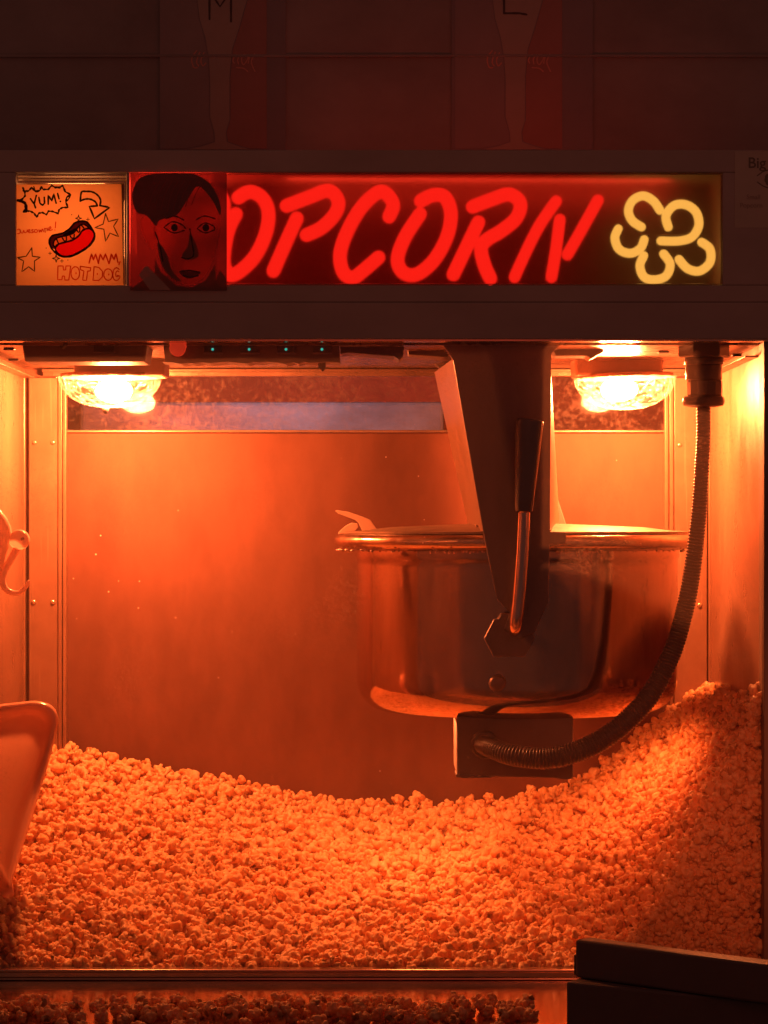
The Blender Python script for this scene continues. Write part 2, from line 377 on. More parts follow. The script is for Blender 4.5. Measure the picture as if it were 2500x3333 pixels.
# neon lettering
sign = thing('neon_sign', 'red glowing neon word OPCORN in slanted script letters', 'neon sign', P(1300, 925, .012))
YN = 0.0
letters = [
 [[(565, 676), (636, 649), (701, 627), (728, 660), (718, 703), (679, 747), (630, 771)], [(598, 717), (560, 801), (522, 888)]],
 [[(776, 643), (803, 627), (827, 627), (857, 648), (874, 692), (866, 757), (834, 828), (790, 876), (754, 896), (736, 880), (728, 850), (734, 790), (746, 741), (768, 697)]],
 [[(933, 670), (1004, 643), (1069, 621), (1101, 654), (1090, 697), (1047, 741), (998, 765)], [(966, 711), (928, 795), (890, 882)]],
 [[(1267, 705), (1280, 665), (1253, 627), (1221, 632), (1172, 681), (1129, 757), (1107, 828), (1118, 887), (1150, 903), (1188, 876), (1232, 838)]],
 [[(1370, 654), (1411, 635), (1449, 643), (1468, 697), (1454, 773), (1411, 849), (1356, 893), (1313, 887), (1294, 844), (1318, 773), (1367, 697)]],
 [[(1539, 673), (1602, 649), (1657, 633), (1693, 661), (1681, 709), (1633, 751), (1584, 781), (1566, 811), (1578, 866), (1596, 906)], [(1557, 724), (1476, 893)]],
 [[(1810, 655), (1753, 739), (1705, 835), (1675, 902)], [(1822, 715), (1810, 811), (1795, 902)], [(1946, 652), (1898, 739), (1847, 829)]],
]
for i, L_ in enumerate(letters):
    mb = MB(); r = 23 if i < 6 else 19.5
    for st in L_: mb.tube(smooth_path([P(x, y, YN) for x, y in st], 7), px2m(r), 14)
    mb.obj('neon_letter', m_red, sign, smooth=True)
c5 = lambda x, y: (1500 + .6028 * x, 540 + .6028 * y)
logo = [[(1075, 240), (1040, 190), (985, 162), (930, 185), (905, 240), (925, 295), (975, 330)],
 [(850, 340), (832, 390), (855, 450), (915, 472), (970, 445), (990, 398)],
 [(988, 485), (967, 540), (990, 600), (1050, 615), (1110, 592), (1130, 530), (1095, 475)],
 [(1300, 412), (1345, 450), (1345, 520), (1290, 567), (1225, 555), (1178, 505)],
 [(1120, 330), (1108, 270), (1150, 215), (1215, 210), (1270, 250), (1285, 320), (1250, 382), (1180, 405), (1080, 405)]]
ls = thing('neon_sign', 'yellow glowing neon popped kernel outline at the right end of the sign', 'neon sign', P(2160, 925, .012))
for st in logo:
    MB().tube(smooth_path([P(*c5(x, y), -.006) for x, y in st], 8), px2m(14.5), 14).obj('neon_tube', m_yel, ls, smooth=True)
MB().tube([P(*c5(870, 352), -.012), P(*c5(1000, 368), -.012), P(*c5(1110, 372), -.012), P(*c5(1200, 368), -.012)], px2m(1.2), 6).obj('support_wire', m_trim, ls)
# added fill tube, hidden along the top, brightening the sign box
MB().tube([P(470, 552, .03), P(2330, 552, .03)], .004, 10).obj('fill_tube', emitter('fill_red', (1, .03, .01), .8), sign, smooth=True)

# ---- hot dog drawing
c6 = lambda x, y: (30 + .2351 * x, 560 + .2351 * y)
YP = -.0160
pt = thing('drawing', 'backlit marker drawing of a hot dog on orange paper at the left of the header', 'drawing', P(226, 926, YP))
rc = []
for cx, cyy, a0 in ((105, 185, 180), (1540, 180, 270), (1568, 1565, 0), (115, 1555, 90)):
    for a in range(0, 91, 30): rc.append((cx + 14 * math.cos(math.radians(a0 + a)), cyy + 14 * math.sin(math.radians(a0 + a))))
MB().prism([c6(*p) for p in rc], YP, YP + .0002).obj('paper', m_paper, pt)
YI = YP - .0002
def ink(name, col, tr=.5):
    return mix_mat(name, [('L', col, 0, tr), ('D', col, 0, 1 - tr)])
k_blk = ink('marker_black', (.035, .02, .018)); k_red = ink('marker_red', (.80, .10, .045), .75); k_brn = ink('marker_brown', (.30, .07, .04), .7)
k_redf = ink('marker_red_fill', (.95, .12, .05), .8); k_cream = ink('bread_cream', (.95, .62, .30), .75); k_grey = ink('marker_grey', (.10, .06, .05), .6)
s = MB()
burst = [(190, 220), (200, 262), (265, 262), (315, 212), (345, 255), (385, 275), (430, 245), (440, 200), (470, 240), (540, 240), (590, 185), (640, 215), (700, 215), (740, 185), (775, 270), (850, 312), (795, 350), (785, 420), (815, 490), (740, 490), (690, 520), (680, 575), (600, 545), (545, 540), (515, 590), (460, 560), (410, 570), (380, 625), (345, 570), (290, 540), (240, 540), (195, 560), (225, 500), (215, 430), (110, 390), (180, 375), (220, 330), (215, 265)]
for a, b, c in zip(burst, burst[1:] + burst[:1], burst[2:] + burst[:2]): pass
stroke(s, burst, 4.5, YI, c6, curved=False, closed=True, wob=.35)
stroke(s, [(115, 392), (200, 415), (235, 470), (235, 545)], 7, YI - .00002, c6)
stroke(s, [(640, 205), (700, 205), (745, 190)], 3, YI, c6); stroke(s, [(800, 400), (830, 360), (850, 320)], 3, YI, c6); stroke(s, [(340, 200), (360, 255), (390, 255)], 3, YI, c6)
for pts in ([(295, 370), (330, 420), (345, 440)], [(375, 325), (345, 440), (365, 495)], [(410, 350), (425, 430), (460, 460), (490, 430), (485, 350)],
            [(540, 445), (540, 320), (590, 400), (615, 300), (650, 430)], [(670, 295), (690, 370)], [(706, 404), (710, 408)]):
    stroke(s, pts, 4.5, YI, c6, curved=False)
stroke(s, [(985, 400), (1000, 280), (1060, 268), (1150, 275), (1225, 320), (1265, 390), (1255, 460)], 5, YI, c6)
stroke(s, [(985, 400), (1050, 375), (1120, 375), (1190, 410), (1220, 465)], 5, YI, c6)
stroke(s, [(1220, 468), (1110, 475), (1180, 645), (1390, 490), (1258, 463)], 5, YI, c6, curved=False)
s.obj('black_marker_lines', k_blk, pt)
s = MB()
for pts in ([(1335, 575), (1375, 685), (1510, 650), (1445, 750), (1515, 895), (1395, 845), (1335, 960), (1310, 790), (1185, 770), (1300, 720)],
            [(312, 1050), (235, 1165), (110, 1185), (200, 1230), (175, 1380), (270, 1310), (350, 1375), (350, 1230), (430, 1180), (320, 1165)]):
    s = MB(); stroke(s, pts, 3, YI, c6, curved=False, closed=True); s.obj('star_print', k_grey, pt)
for cx, cyy, r in ((960, 640, 45), (650, 1195, 55)):
    s = MB(); stroke(s, [(cx, cyy - r), (cx + r * .22, cyy - r * .2), (cx + r, cyy), (cx + r * .22, cyy + r * .2), (cx, cyy + r), (cx - r * .22, cyy + r * .2), (cx - r, cyy), (cx - r * .22, cyy - r * .2)], 2.4, YI, c6, curved=False, closed=True); s.obj('sparkle_print', k_grey, pt)
for cx, cyy, r in ((1090, 655, 22), (730, 1230, 22), (565, 1125, 20), (512, 1052, 4), (812, 1218, 3), (865, 590, 5)):
    s = MB(); stroke(s, [(cx, cyy - r), (cx, cyy + r)], 1.8, YI, c6, curved=False); stroke(s, [(cx - r, cyy), (cx + r, cyy)], 1.8, YI, c6, curved=False); s.obj('sparkle_print', k_grey, pt)
s = MB()
def fill(mb, pts, Y): mb.prism([c6(p.x, p.y) for p in smooth_path([Vector((x, y, 0)) for x, y in pts], 5, True)[:-1]], Y, Y + .00008)
outer = [(555, 960), (600, 880), (740, 845), (840, 780), (900, 710), (980, 680), (1070, 690), (1130, 760), (1175, 850), (1175, 930), (1110, 1020), (1000, 1100), (860, 1165), (740, 1170), (660, 1130), (590, 1060)]
bunt = [(555, 960), (600, 880), (740, 845), (840, 780), (900, 710), (980, 680), (1070, 690), (1130, 770), (1090, 775), (1030, 725), (960, 760), (880, 850), (760, 890), (660, 920), (615, 990), (640, 1060), (600, 1050)]
bread = [(640, 1040), (610, 990), (650, 920), (760, 885), (880, 850), (960, 755), (1030, 722), (1095, 770), (1020, 800), (960, 880), (860, 945), (700, 990)]
sau = [(640, 1040), (690, 995), (860, 950), (960, 885), (1010, 815), (1090, 780), (1160, 815), (1180, 890), (1110, 1010), (1000, 1090), (860, 1155), (740, 1165), (660, 1110)]
q = MB(); fill(q, bunt, YI + .00006); q.obj('bun_print', k_brn, pt)
q = MB(); fill(q, bread, YI - .00003); q.obj('bread_print', k_cream, pt)
q = MB(); fill(q, sau, YI - .00006); q.obj('sausage_print', k_redf, pt)
YI2 = YI - .00016
stroke(s, outer, 5, YI2, c6, closed=True); stroke(s, sau, 4.5, YI2, c6, closed=True); stroke(s, bread, 4, YI2, c6, closed=True)
for pts in ([(655, 925), (680, 985)], [(730, 900), (760, 950), (790, 945), (790, 890)], [(840, 870), (860, 910), (895, 910), (900, 860)], [(930, 790), (955, 830), (975, 820), (975, 760)], [(1000, 735), (1030, 770)]):
    stroke(s, pts, 3.5, YI2, c6)
stroke(s, [(760, 880), (830, 840), (920, 800)], 8, YI2, c6)
s.obj('hot_dog_outline', k_blk, pt)
s = MB()
W = [[(110, 800), (140, 790), (155, 815), (140, 850), (115, 850)], [(150, 800), (165, 840), (190, 840), (200, 805), (215, 840), (240, 830), (250, 800)],
     [(255, 825), (285, 815), (280, 795), (262, 810), (275, 840), (300, 830)], [(330, 795), (310, 805), (335, 830), (310, 840)], [(355, 800), (350, 830), (380, 835), (390, 805), (365, 795)],
     [(410, 800), (420, 835), (432, 800), (445, 830), (460, 785), (475, 825)], [(490, 780), (500, 840), (495, 790), (530, 780), (525, 810)], [(540, 800), (575, 780), (570, 755), (550, 775), (560, 810), (600, 795)],
     [(645, 690), (638, 770)], [(630, 800), (634, 805)]]
for pts in W: stroke(s, pts, 2.6, YI, c6)
s.obj('awesome_lettering', k_red, pt); s = MB()
for pts in ([(1105, 1260), (1140, 1130), (1165, 1220), (1195, 1130), (1235, 1265)], [(1235, 1265), (1260, 1130), (1300, 1220), (1330, 1130), (1380, 1265)], [(1385, 1265), (1415, 1130), (1450, 1215), (1475, 1125), (1505, 1250)], [(1535, 1240), (1520, 1280)]):
    stroke(s, pts, 4, YI, c6, curved=False)
s.obj('mmm_lettering', k_red, pt); s = MB()
H = [[(675, 1300), (745, 1300), (750, 1355), (780, 1355), (785, 1300), (850, 1300), (825, 1495), (770, 1495), (765, 1440), (735, 1440), (730, 1490), (670, 1490)],
     [(985, 1305), (1130, 1325), (1120, 1370), (1085, 1370), (1070, 1500), (1015, 1495), (1035, 1370), (985, 1350)],
     [(1175, 1310), (1240, 1320), (1295, 1380), (1290, 1450), (1240, 1500), (1160, 1500)]]
for pts in H: stroke(s, pts, 3, YI, c6, curved=False, closed=True)
for cx, cyy, rx, ry in ((915, 1400, 60, 90), (1370, 1420, 60, 80)):
    stroke(s, [(cx + rx * math.cos(a * .785), cyy + ry * math.sin(a * .785)) for a in range(8)], 3, YI, c6, closed=True)
for cx, cyy in ((925, 1400), (1220, 1410), (1378, 1418)): stroke(s, [(cx, cyy - 8), (cx, cyy + 8)], 3, YI, c6, curved=False)
stroke(s, [(1525, 1350), (1490, 1325), (1450, 1350), (1435, 1430), (1455, 1490), (1500, 1495), (1535, 1450), (1500, 1430)], 3, YI, c6)
stroke(s, [(1520, 1380), (1490, 1370), (1475, 1410), (1485, 1450), (1510, 1440)], 2.6, YI, c6)
s.obj('hot_dog_lettering', k_red, pt)
area_lamp('sign_box_lamp', P(250, 740, .045), P(225, 760, -.02), .05, .05, (1, .34, .10), 0.085)
area_lamp('poster_fill_lamp', P(560, 700, .05), P(600, 740, -.02), .07, .07, (1, .045, .018), .24)  # added hidden lamp that brightens the face poster from behind
# partition between the warm box and the red box
MB().box(P(415, 0, -.013).x, P(419, 0, -.013).x, -.013, .054, P(0, 930, 0).z, P(0, 561, 0).z).obj('sign_box_partition', m_board, mach)

# ---- portrait poster (generic) stuck over the sign window
YF = -.0225
fp = thing('poster', 'red lit poster of a drawn face with dark hair covering the neon word start', 'poster', P(580, 960, YF))
def pos(name, col, tr): return mix_mat(name, [('L', col, 0, tr), ('D', tuple(min(1, c * 1.0) for c in col), 0, 1 - tr)])
f_bg = mix_mat('poster_film', [('L', (.40, .22, .2), 0, .35), ('D', (.36, .25, .24), 0, .3), ('T', (.55, .35, .35), 0, .35)])
f_sk = mix_mat('portrait_skin', [('L', (1, .7, .6), 0, .6), ('D', (.7, .35, .3), 0, .15), ('T', (1, .9, .9), 0, .25)]); f_hr = pos('portrait_hair', (.36, .20, .18), .45); f_ln = pos('portrait_line', (.14, .08, .07), .3); f_cl = pos('portrait_cloth', (.70, .48, .42), .35)
f_lip = pos('portrait_lip', (.45, .12, .10), .5); f_hl = pos('portrait_hair_light', (.5, .2, .18), .5); f_nk = pos('portrait_shade', (.55, .28, .22), .6)
MB().pbox(424, 562, 738, 945, YF, YF + .0002).obj('poster_sheet', f_bg, fp)
def sm(pts, k=4): return [(p.x, p.y) for p in smooth_path([Vector((x, y, 0)) for x, y in pts], k, True)[:-1]]
MB().prism([(504, 842), (524, 886), (572, 928), (620, 938), (668, 914), (700, 862), (704, 920), (734, 944), (430, 944), (440, 930), (504, 885)], YF - .0001, YF).obj('neck_print', f_nk, fp)
MB().prism(sm([(500, 700), (505, 800), (530, 870), (575, 915), (620, 925), (665, 900), (695, 840), (712, 760), (718, 690), (700, 610), (640, 575), (560, 590), (510, 640)]), YF - .0002, YF - .0001).obj('face_print', f_sk, fp)
MB().prism(sm([(505, 720), (480, 700), (460, 715), (458, 745), (475, 785), (500, 810)]), YF - .0003, YF - .0002).obj('ear_print', f_sk, fp)
MB().prism(sm([(478, 702), (445, 690), (430, 640), (450, 585), (500, 566), (590, 564), (640, 570), (685, 600), (716, 660), (716, 700), (690, 650), (645, 606), (610, 650), (575, 700), (520, 716), (508, 735)]), YF - .0004, YF - .0003).obj('hair_print', f_hr, fp)
MB().prism([(452, 895), (470, 868), (480, 866), (556, 944), (488, 944)], YF - .0003, YF - .0002).obj('collar_print', f_cl, fp)
MB().prism([(736, 905), (716, 880), (690, 944), (736, 944)], YF - .0003, YF - .0002).obj('collar_print', f_nk, fp)
s = MB()
for pts in ([(540, 712), (570, 704), (598, 716)], [(638, 716), (665, 703), (700, 712)], [(534, 740), (560, 722), (590, 730), (604, 744)], [(536, 742), (566, 758), (600, 750)], [(642, 744), (665, 726), (692, 734), (700, 744)], [(644, 746), (668, 758), (698, 748)],
            [(618, 745), (625, 790), (630, 830), (612, 842), (590, 838)], [(585, 884), (615, 880), (650, 886)], [(595, 896), (620, 902), (645, 897)], [(505, 755), (520, 800), (530, 850)]):
    stroke(s, pts, 3.4, YF - .0004, wob=.3)
s.obj('face_lines', f_ln, fp)
MB().prism(sm([(618, 760), (612, 800), (592, 832), (606, 846), (634, 842), (646, 826), (636, 790)]), YF - .0003, YF - .0002).obj('nose_shade_print', f_nk, fp)
MB().prism(sm([(584, 886), (604, 880), (618, 884), (634, 880), (652, 888), (634, 902), (616, 906), (600, 902)]), YF - .00035, YF - .0002).obj('lip_print', f_lip, fp)
MB().prism(sm([(512, 790), (540, 820), (560, 880), (590, 915), (560, 905), (528, 865)]), YF - .0003, YF - .0002).obj('cheek_shade_print', f_nk, fp)
hs = MB()
for k in range(9):
    x = 470 + k * 20; stroke(hs, [(x + 30, 590), (x + 8, 630), (x - 6, 690 - abs(k - 4) * 6)], 2.2, YF - .0005)
hs.obj('hair_strand_print', f_hl, fp)
for cx in (568, 670):
    MB().prism([(cx + 11 * math.cos(a / 3), 741 + 12 * math.sin(a / 3)) for a in range(19)], YF - .0004, YF - .0002).obj('eye_print', f_ln, fp)

# ---- price card at the right end of the header
pc = thing('price_card', 'dim paper card reading Big at the right end of the header', 'card', P(2460, 740, YH))
YC = YH - .0004
m_card = flat_mat('card_paper', (.62, .56, .45))
m_cink = flat_mat('card_ink', (.22, .20, .15))
MB().pbox(2392, 492, 2560, 741, YC, YH - .00005).obj('paper', m_card, pc)
def text(body, px, py, hpx, Y, m, parent, name, bold=.0):
    cu = bpy.data.curves.new(name, 'FONT'); cu.body = body; cu.size = px2m(hpx) / .7; cu.extrude = .0001; cu.offset = bold
    o = bpy.data.objects.new(name, cu); COL.objects.link(o)
    dg = bpy.context.evaluated_depsgraph_get(); me = bpy.data.meshes.new_from_object(o.evaluated_get(dg)); bpy.data.objects.remove(o)
    me.materials.clear(); me.materials.append(m)
    n = bpy.data.objects.new(name, me); COL.objects.link(n); n.parent = parent
    n.location = P(px, py, Y) - parent_loc(parent); n.rotation_euler = (math.radians(90), 0, 0); return n
text('Big', 2434, 546, 34, YC - .0002, m_cink, pc, 'price_lettering', .00015)
text('Small', 2430, 648, 15, YC - .0002, flat_mat('card_ink_faint', (.42, .36, .29)), pc, 'small_lettering')
text('Popcorn', 2408, 675, 15, YC - .0002, bpy.data.materials['card_ink_faint'], pc, 'small_lettering')
s = MB(); stroke(s, [(2465, 572), (2490, 556), (2530, 550)], 3, YC - .0001); stroke(s, [(2465, 592), (2490, 608), (2530, 616)], 3, YC - .0001); stroke(s, [(2498, 570), (2494, 585), (2500, 598)], 9, YC - .0001)
s.obj('eye_drawing', m_cink, pc)

# ================================================================== CABINET INTERIOR
YB = 0.395
XL = (80 - 1250) * S * (D + YB) / D; XR = (2310 - 1250) * S * (D + YB) / D
ZC = 0.1565
Zbot = -.46
def zb(py): return P(0, py, YB).z
def xb(px): return P(px, 0, YB).x
bw = MB(); bw.box(xb(212), xb(2168), YB, YB + .006, Zbot, zb(1408))
bw.box(XL, xb(212), YB, YB + .006, Zbot, ZC); bw.box(xb(2168), XR, YB, YB + .006, Zbot, ZC); bw.box(xb(212), xb(2168), YB, YB + .006, zb(1212), ZC)
bw.obj('back_wall', m_wall, mach)
MB().box(xb(212), xb(2168), YB - .004, YB - .0005, zb(1408), zb(1400)).obj('back_window_sill', m_trim, mach, bevel=.0008)
MB().box(xb(212), xb(2168), YB + .002, YB + .004, zb(1408), zb(1212)).obj('back_window_pane', m_backglass, mach)
# room seen through that window: dark wall and a blue-grey counter front
tag(MB().box(-.7, .7, .80, .82, -.6, .6).obj('wall_far', mat('far_wall_paint', (.30, .12, .09), 0, .8, .3)), 'dark wall behind the machine', None, kind='structure')
tag(MB().box(P(260, 0, .62).x, P(1445, 0, .62).x, .62, .75, P(0, 1500, .62).z, P(0, 1308, .62).z).obj('freezer', mat('blue_grey_enamel', (.22, .42, .60), 0, .4, .7, (9, 9, 20), .1, 30), bevel=.004), 'blue grey cabinet seen through the narrow window at the back of the machine', 'cabinet')

sw = MB(); sw.box(XL - .006, XL, .0, YB, Zbot, ZC); sw.obj('side_wall', m_side, mach)
sw = MB(); sw.box(XR, XR + .006, .0, YB, Zbot, ZC); sw.obj('side_wall', m_side, mach)
MB().box(XL, XR, .021, YB, ZC, ZC + .006).obj('ceiling', m_ceil, mach)
MB().box(XL, XR, 0, YB, Zbot - .006, Zbot).obj('cabinet_floor', m_wall, mach)
# ceiling seams and side angle strips
cs = MB(); cs.box(XL, XL + .012, .03, YB - .01, ZC - .010, ZC - .0085); cs.box(XR - .012, XR, .03, YB - .01, ZC - .010, ZC - .0085)
cs.box(XL + .02, XR - .02, YB - .012, YB - .004, ZC - .008, ZC - .002); cs.box(XL + .02, XR - .02, YB - .02, YB - .013, ZC - .004, ZC - .001)
cs.obj('ceiling_angle', m_ceil, mach, bevel=.0008)

def post(px, name='corner_post'):
    mb = MB()
    for a, b, y0, y1 in px: mb.box(xb(a), xb(b), YB - y0, YB - y1, Zbot, ZC - .009)
    return mb.obj(name, m_post, mach, bevel=.0009)
post([(96, 192, .006, .0003), (192, 206, .0085, .0003), (208, 220, .011, .0003), (78, 86, .012, .0003)])
post([(2192, 2300, .006, .0003), (2176, 2190, .0085, .0003), (2160, 2173, .011, .0003), (2303, 2312, .012, .0003)])
def rivet(px, py):
    r = px2m(8.5, YB); p = P(px, py, YB - .006); p.y = YB - .006
    prof = [(r * math.cos(a), -r * .75 * math.sin(a)) for a in [i * math.pi / 12 for i in range(7)]]
    MB().lathe(prof, p, 16, 'y').obj('rivet', m_trim, mach, smooth=True)
for x, y in ((113, 1440), (172, 1440), (110, 1960), (172, 1960), (2212, 1448), (2277, 1970), (2272, 1448), (2214, 1966)): rivet(x, y)
# ceiling slots (dark), near the front corners
for px, py, Y in ((30, 1112, .06), (45, 1160, .22), (2160, 1122, .1), (2400, 1145, .15)):
    c = P(px, py, Y); sl = MB(); sl.box(c.x - .005, c.x + .005, Y - .004, Y + .004, ZC - .002, ZC - .0002); sl.obj('ceiling_slot', m_rubber, mach, bevel=.001)

# front glass, rail, right frame
MB().box(XL, P(2484, 0).x, -.002, .001, P(0, 3152).z, P(0, 1104).z - .002).obj('front_glass', m_frontglass, mach)
ra = MB(); ra.box(-.42, .345, -.008, .005, P(0, 3160).z, P(0, 3151).z); ra.box(-.42, .345, -.005, .005, P(0, 3179).z, P(0, 3160).z); ra.box(-.42, .345, -.009, .005, P(0, 3186).z, P(0, 3179).z)
ra.obj('front_rail', m_trim, mach, bevel=.0009)
MB().box(P(2486, 0, -.01).x, .45, -.012, .02, -.5, P(0, 1104, -.01).z - .002).obj('front_frame', m_dark, mach, bevel=.0008)
MB().box(P(2481.5, 0).x, P(2485, 0).x, -.004, .002, P(0, 3150).z, P(0, 1106).z - .002).obj('glass_edge_strip', m_trim, mach)

# steel counter in front
tag(MB().box(-.8, .8, -.9, -.0095, -.43, P(0, 3187).z).obj('counter', m_ledge), 'steel counter in front of the machine', None, kind='structure')

# ================================================================== LAMPS
def lamp(cx, cy, rpx, hpx, Y, box_, label, tiltz=0.0, tip=True, inner=None):
    top = P(cx, cy, Y); R = px2m(rpx, Y); Hh = px2m(hpx, Y)
    t = thing('heat_lamp', label, 'lamp', top, 'glass heat lamps under the cabinet ceiling')
    prof = []
    for i in range(15):
        a = i / 14 * math.pi / 2
        prof.append((R * math.cos(a) ** .85 if i < 14 else .0006, -Hh * math.sin(a) ** 1.1))
    prof = [(R * 1.0, .0022), (R * 1.02, .0008)] + prof
    o = MB().lathe(prof, top, 64).obj('glass_dome', m_dome, t, smooth=True)
    if tip: MB().lathe([(.0008, .001), (.0035, 0), (.0032, -.003), (.0015, -.0055), (.0004, -.006)], top + Vector((-.004 if tiltz == 0 else 0, 0, -Hh)), 16).obj('dome_screw', m_rubber, t, smooth=True)
    # the bulb
    ic = top + Vector(inner or (.004, 0, -Hh * .42))
    rr = .0155
    prof = [(max(.0003, rr * math.cos(a) * 1.15), rr * .72 * math.sin(a)) for a in [(-90 + 15 * i) * math.pi / 180 for i in range(13)]]
    MB().lathe(prof, ic, 24).obj('bulb', m_bulb, t, smooth=True)
    # housing
    x0, y0, x1, y1 = box_
    a = P(x0, y0, Y - .03); b = P(x1, y1, Y - .03)
    hb = MB(); hb.box(a.x, b.x, Y - .03, Y + .03, b.z, max(a.z, ZC - .001)); hb.obj('lamp_housing', m_lamp, t, bevel=.003)
    MB().lathe([(R * .95, .0005), (R * .95, .0045), (R * .5, .0050)], top, 48).obj('lamp_collar', m_trim, t, smooth=True)
    if tiltz: t.rotation_euler = (0, tiltz, 0)
    return t
m_lamp = mat('lamp_housing_paint', (.62, .34, .24), .1, .5, .2)
lamp(357, 1232, 167, 95, .265, (240, 1160, 536, 1222), 'lit glass dome lamp on the left under the ceiling')
lamp(2035, 1234, 165, 100, .265, (1872, 1140, 2160, 1218), 'lit glass dome lamp on the right between bracket and conduit', tiltz=-.03, tip=False, inner=(-.006, 0, -.010))

# ================================================================== CONTROLS UNDER THE HEADER
cb = thing('control_box', 'plain dark metal box under the header in front of the left lamp', 'control box', P(280, 1177, .03))
MB().prism([(68, 1090), (485, 1090), (472, 1177), (80, 1177)], .03, .09).obj('box_body', m_dark, cb, bevel=.0015)
MB().pbox(305, 1095, 372, 1145, .0285, .0298).obj('socket_panel', m_black, cb, bevel=.0006)
MB().pbox(303, 1145.5, 376, 1149, .0283, .0298).obj('socket_lip', m_brkt, cb)
MB().tube(smooth_path([P(205, 1100, .027), P(203, 1128, .024), P(214, 1120, .022)], 5), .0022, 8).obj('toggle', m_black, cb, smooth=True)
cp = thing('switchboard', 'dark panel of four rocker switches and a red knob under the header', 'control panel', P(800, 1177, .03))
pp = [(528, 1090), (1102, 1090), (1106, 1180)]
xx = 1100
while xx > 545: xx -= random.uniform(12, 34); pp.append((xx, 1180 + random.uniform(-3, 5)))
pp.append((538, 1176))
MB().prism(pp, .03, .075).obj('panel_body', m_dark, cp)
kn = MB().lathe([(.0001, -.012), (.0062, -.012), (.0075, -.010), (.0078, -.003), (.0078, 0)], P(582, 1118, .03), 32, 'y').obj('knob', m_redknob, cp, smooth=True)
MB().lathe([(.0001, -.0155), (.0066, -.0155), (.0072, -.0145), (.0072, -.012)], P(582, 1137, .03), 32, 'y').obj('knob_cap', m_redknob, cp, smooth=True)
for i, x in enumerate((692, 811, 931, 1048)):
    s_ = MB().pbox(x - 29, 1092, x + 31, 1147, .027, .0298).obj('switch', m_black, cp, bevel=.0008)
    MB().pbox(x - 30, 1147.5, x + 33, 1152, .0265, .0298).obj('switch_lip', m_brkt, s_)
    MB().lathe([(.0001, -.001), (.0010, -.0007), (.0012, 0)], P(x, 1137, .027), 10, 'y').obj('indicator_light', m_led, s_, smooth=True)
MB().prism([(1036, 1178), (1060, 1178), (1060, 1200), (1050, 1210), (1036, 1196)], .04, .045).obj('latch', m_rubber, cp)
lk = thing('ceiling_catch', 'dark ceiling catch between the switch panel and the kettle hanger', 'catch', P(1200, 1165, .04))
MB().prism([(1108, 1090), (1320, 1090), (1312, 1160), (1300, 1172), (1284, 1160), (1130, 1148), (1108, 1152)], .04, .09).obj('catch_body', m_black, lk, bevel=.0008)
MB().prism([(1318, 1092), (1410, 1092), (1462, 1160), (1440, 1162), (1330, 1154)], .10, .14).obj('catch_plate', m_dark, lk, bevel=.0008)
rb = thing('ceiling_catch', 'dark ceiling catch just right of the kettle hanger', 'catch', P(1880, 1150, .10))
MB().prism([(1800, 1138), (1815, 1130), (1965, 1130), (1965, 1145), (1945, 1156), (1925, 1168), (1912, 1158), (1810, 1158)], .08, .12).obj('catch_body', m_dark, rb, bevel=.0008)

# ================================================================== KETTLE
KC = P(1682, 1745, 0.21); KX, KY = KC.x, 0.21
ZR = P(0, 1738, 0.21).z
RB = px2m(521, .21); RR = px2m(592, .21)
ZK = -.1790
ket = thing('kettle', 'polished steel popping kettle hanging under a dark bracket', 'kettle', (KX, KY, ZK))
fr = .030
prof = [(RB - .003, ZR - .003 - ZK), (RB + .002, ZR - .020 - ZK), (RB, ZR - .024 - ZK)]
for z in np.linspace(ZR - .03 - ZK, fr, 8): prof.append((RB, z))
for i in range(1, 11):
    a = i / 10 * math.pi / 2; prof.append((RB - fr + fr * math.cos(a), fr - fr * math.sin(a)))
prof += [(.06, -.0015), (.0005, -.002)]
MB().lathe([(r, z) for r, z in prof], (KX, KY, ZK), 160).obj('kettle_body', m_kettle, ket, smooth=True)
rp = []
for i in range(17):
    a = math.pi * (i / 16) ; 
    rp.append((RR - .009 + .009 * math.cos(math.pi / 2 - a * 1.15), ZR - .0068 - ZK + .0068 * math.sin(math.pi / 2 - a * 1.15)))
rp = [(RB - .006, ZR - ZK)] + rp + [(RB + .003, ZR - .0150 - ZK), (RB - .002, ZR - .012 - ZK)]
rim = MB().lathe(rp, (KX, KY, ZK), 200).obj('kettle_rim', m_rim, ket, smooth=True)
# baked on grease drips under the rim
dr = MB()
for i in range(90):
    a = random.uniform(-math.pi, .05) if i < 70 else random.uniform(math.pi * .95, math.pi * 1.05)
    r = RR - random.uniform(.001, .012)
    c = Vector((KX + r * math.cos(a), KY + r * math.sin(a), ZR - .0145 - random.uniform(0, .0012))); q = random.uniform(.0005, .0015)
    dr.lathe([(.0001, q), (q * .8, q * .5), (q, -q * .2), (q * .5, -q * 1.0), (.0001, -q * 1.25)], c, 7)
o = dr.obj('grease_crust', m_rim, ket, smooth=True); o['kind'] = 'stuff'
MB().lathe([(.0005, .0105), (.05, .0095), (.12, .0065), (RB - .006, .0032), (RB + .012, .0026), (RB + .012, .0006), (.0005, .0004)], (KX, KY, ZR), 120).obj('lid', m_lid, ket, smooth=False)
m_lever = mat('lever_steel', (.85, .55, .4), .1, .4, .1)
c8 = lambda x, y: (1000 + .2411 * x, 1600 + .2411 * y)
MB().prism([c8(*p) for p in [(375, 262), (400, 250), (550, 272), (740, 335), (850, 380), (975, 557), (760, 562), (690, 420), (650, 385), (540, 345), (420, 300)]], .33, .3315).obj('lid_lever', m_lever, ket, bevel=.0005)
MB().prism([c8(*p) for p in [(415, 575), (430, 540), (520, 460), (600, 420), (680, 430), (690, 480), (620, 555), (560, 568)]], .34, .3415).obj('lid_lever', m_lever, ket, bevel=.0005)
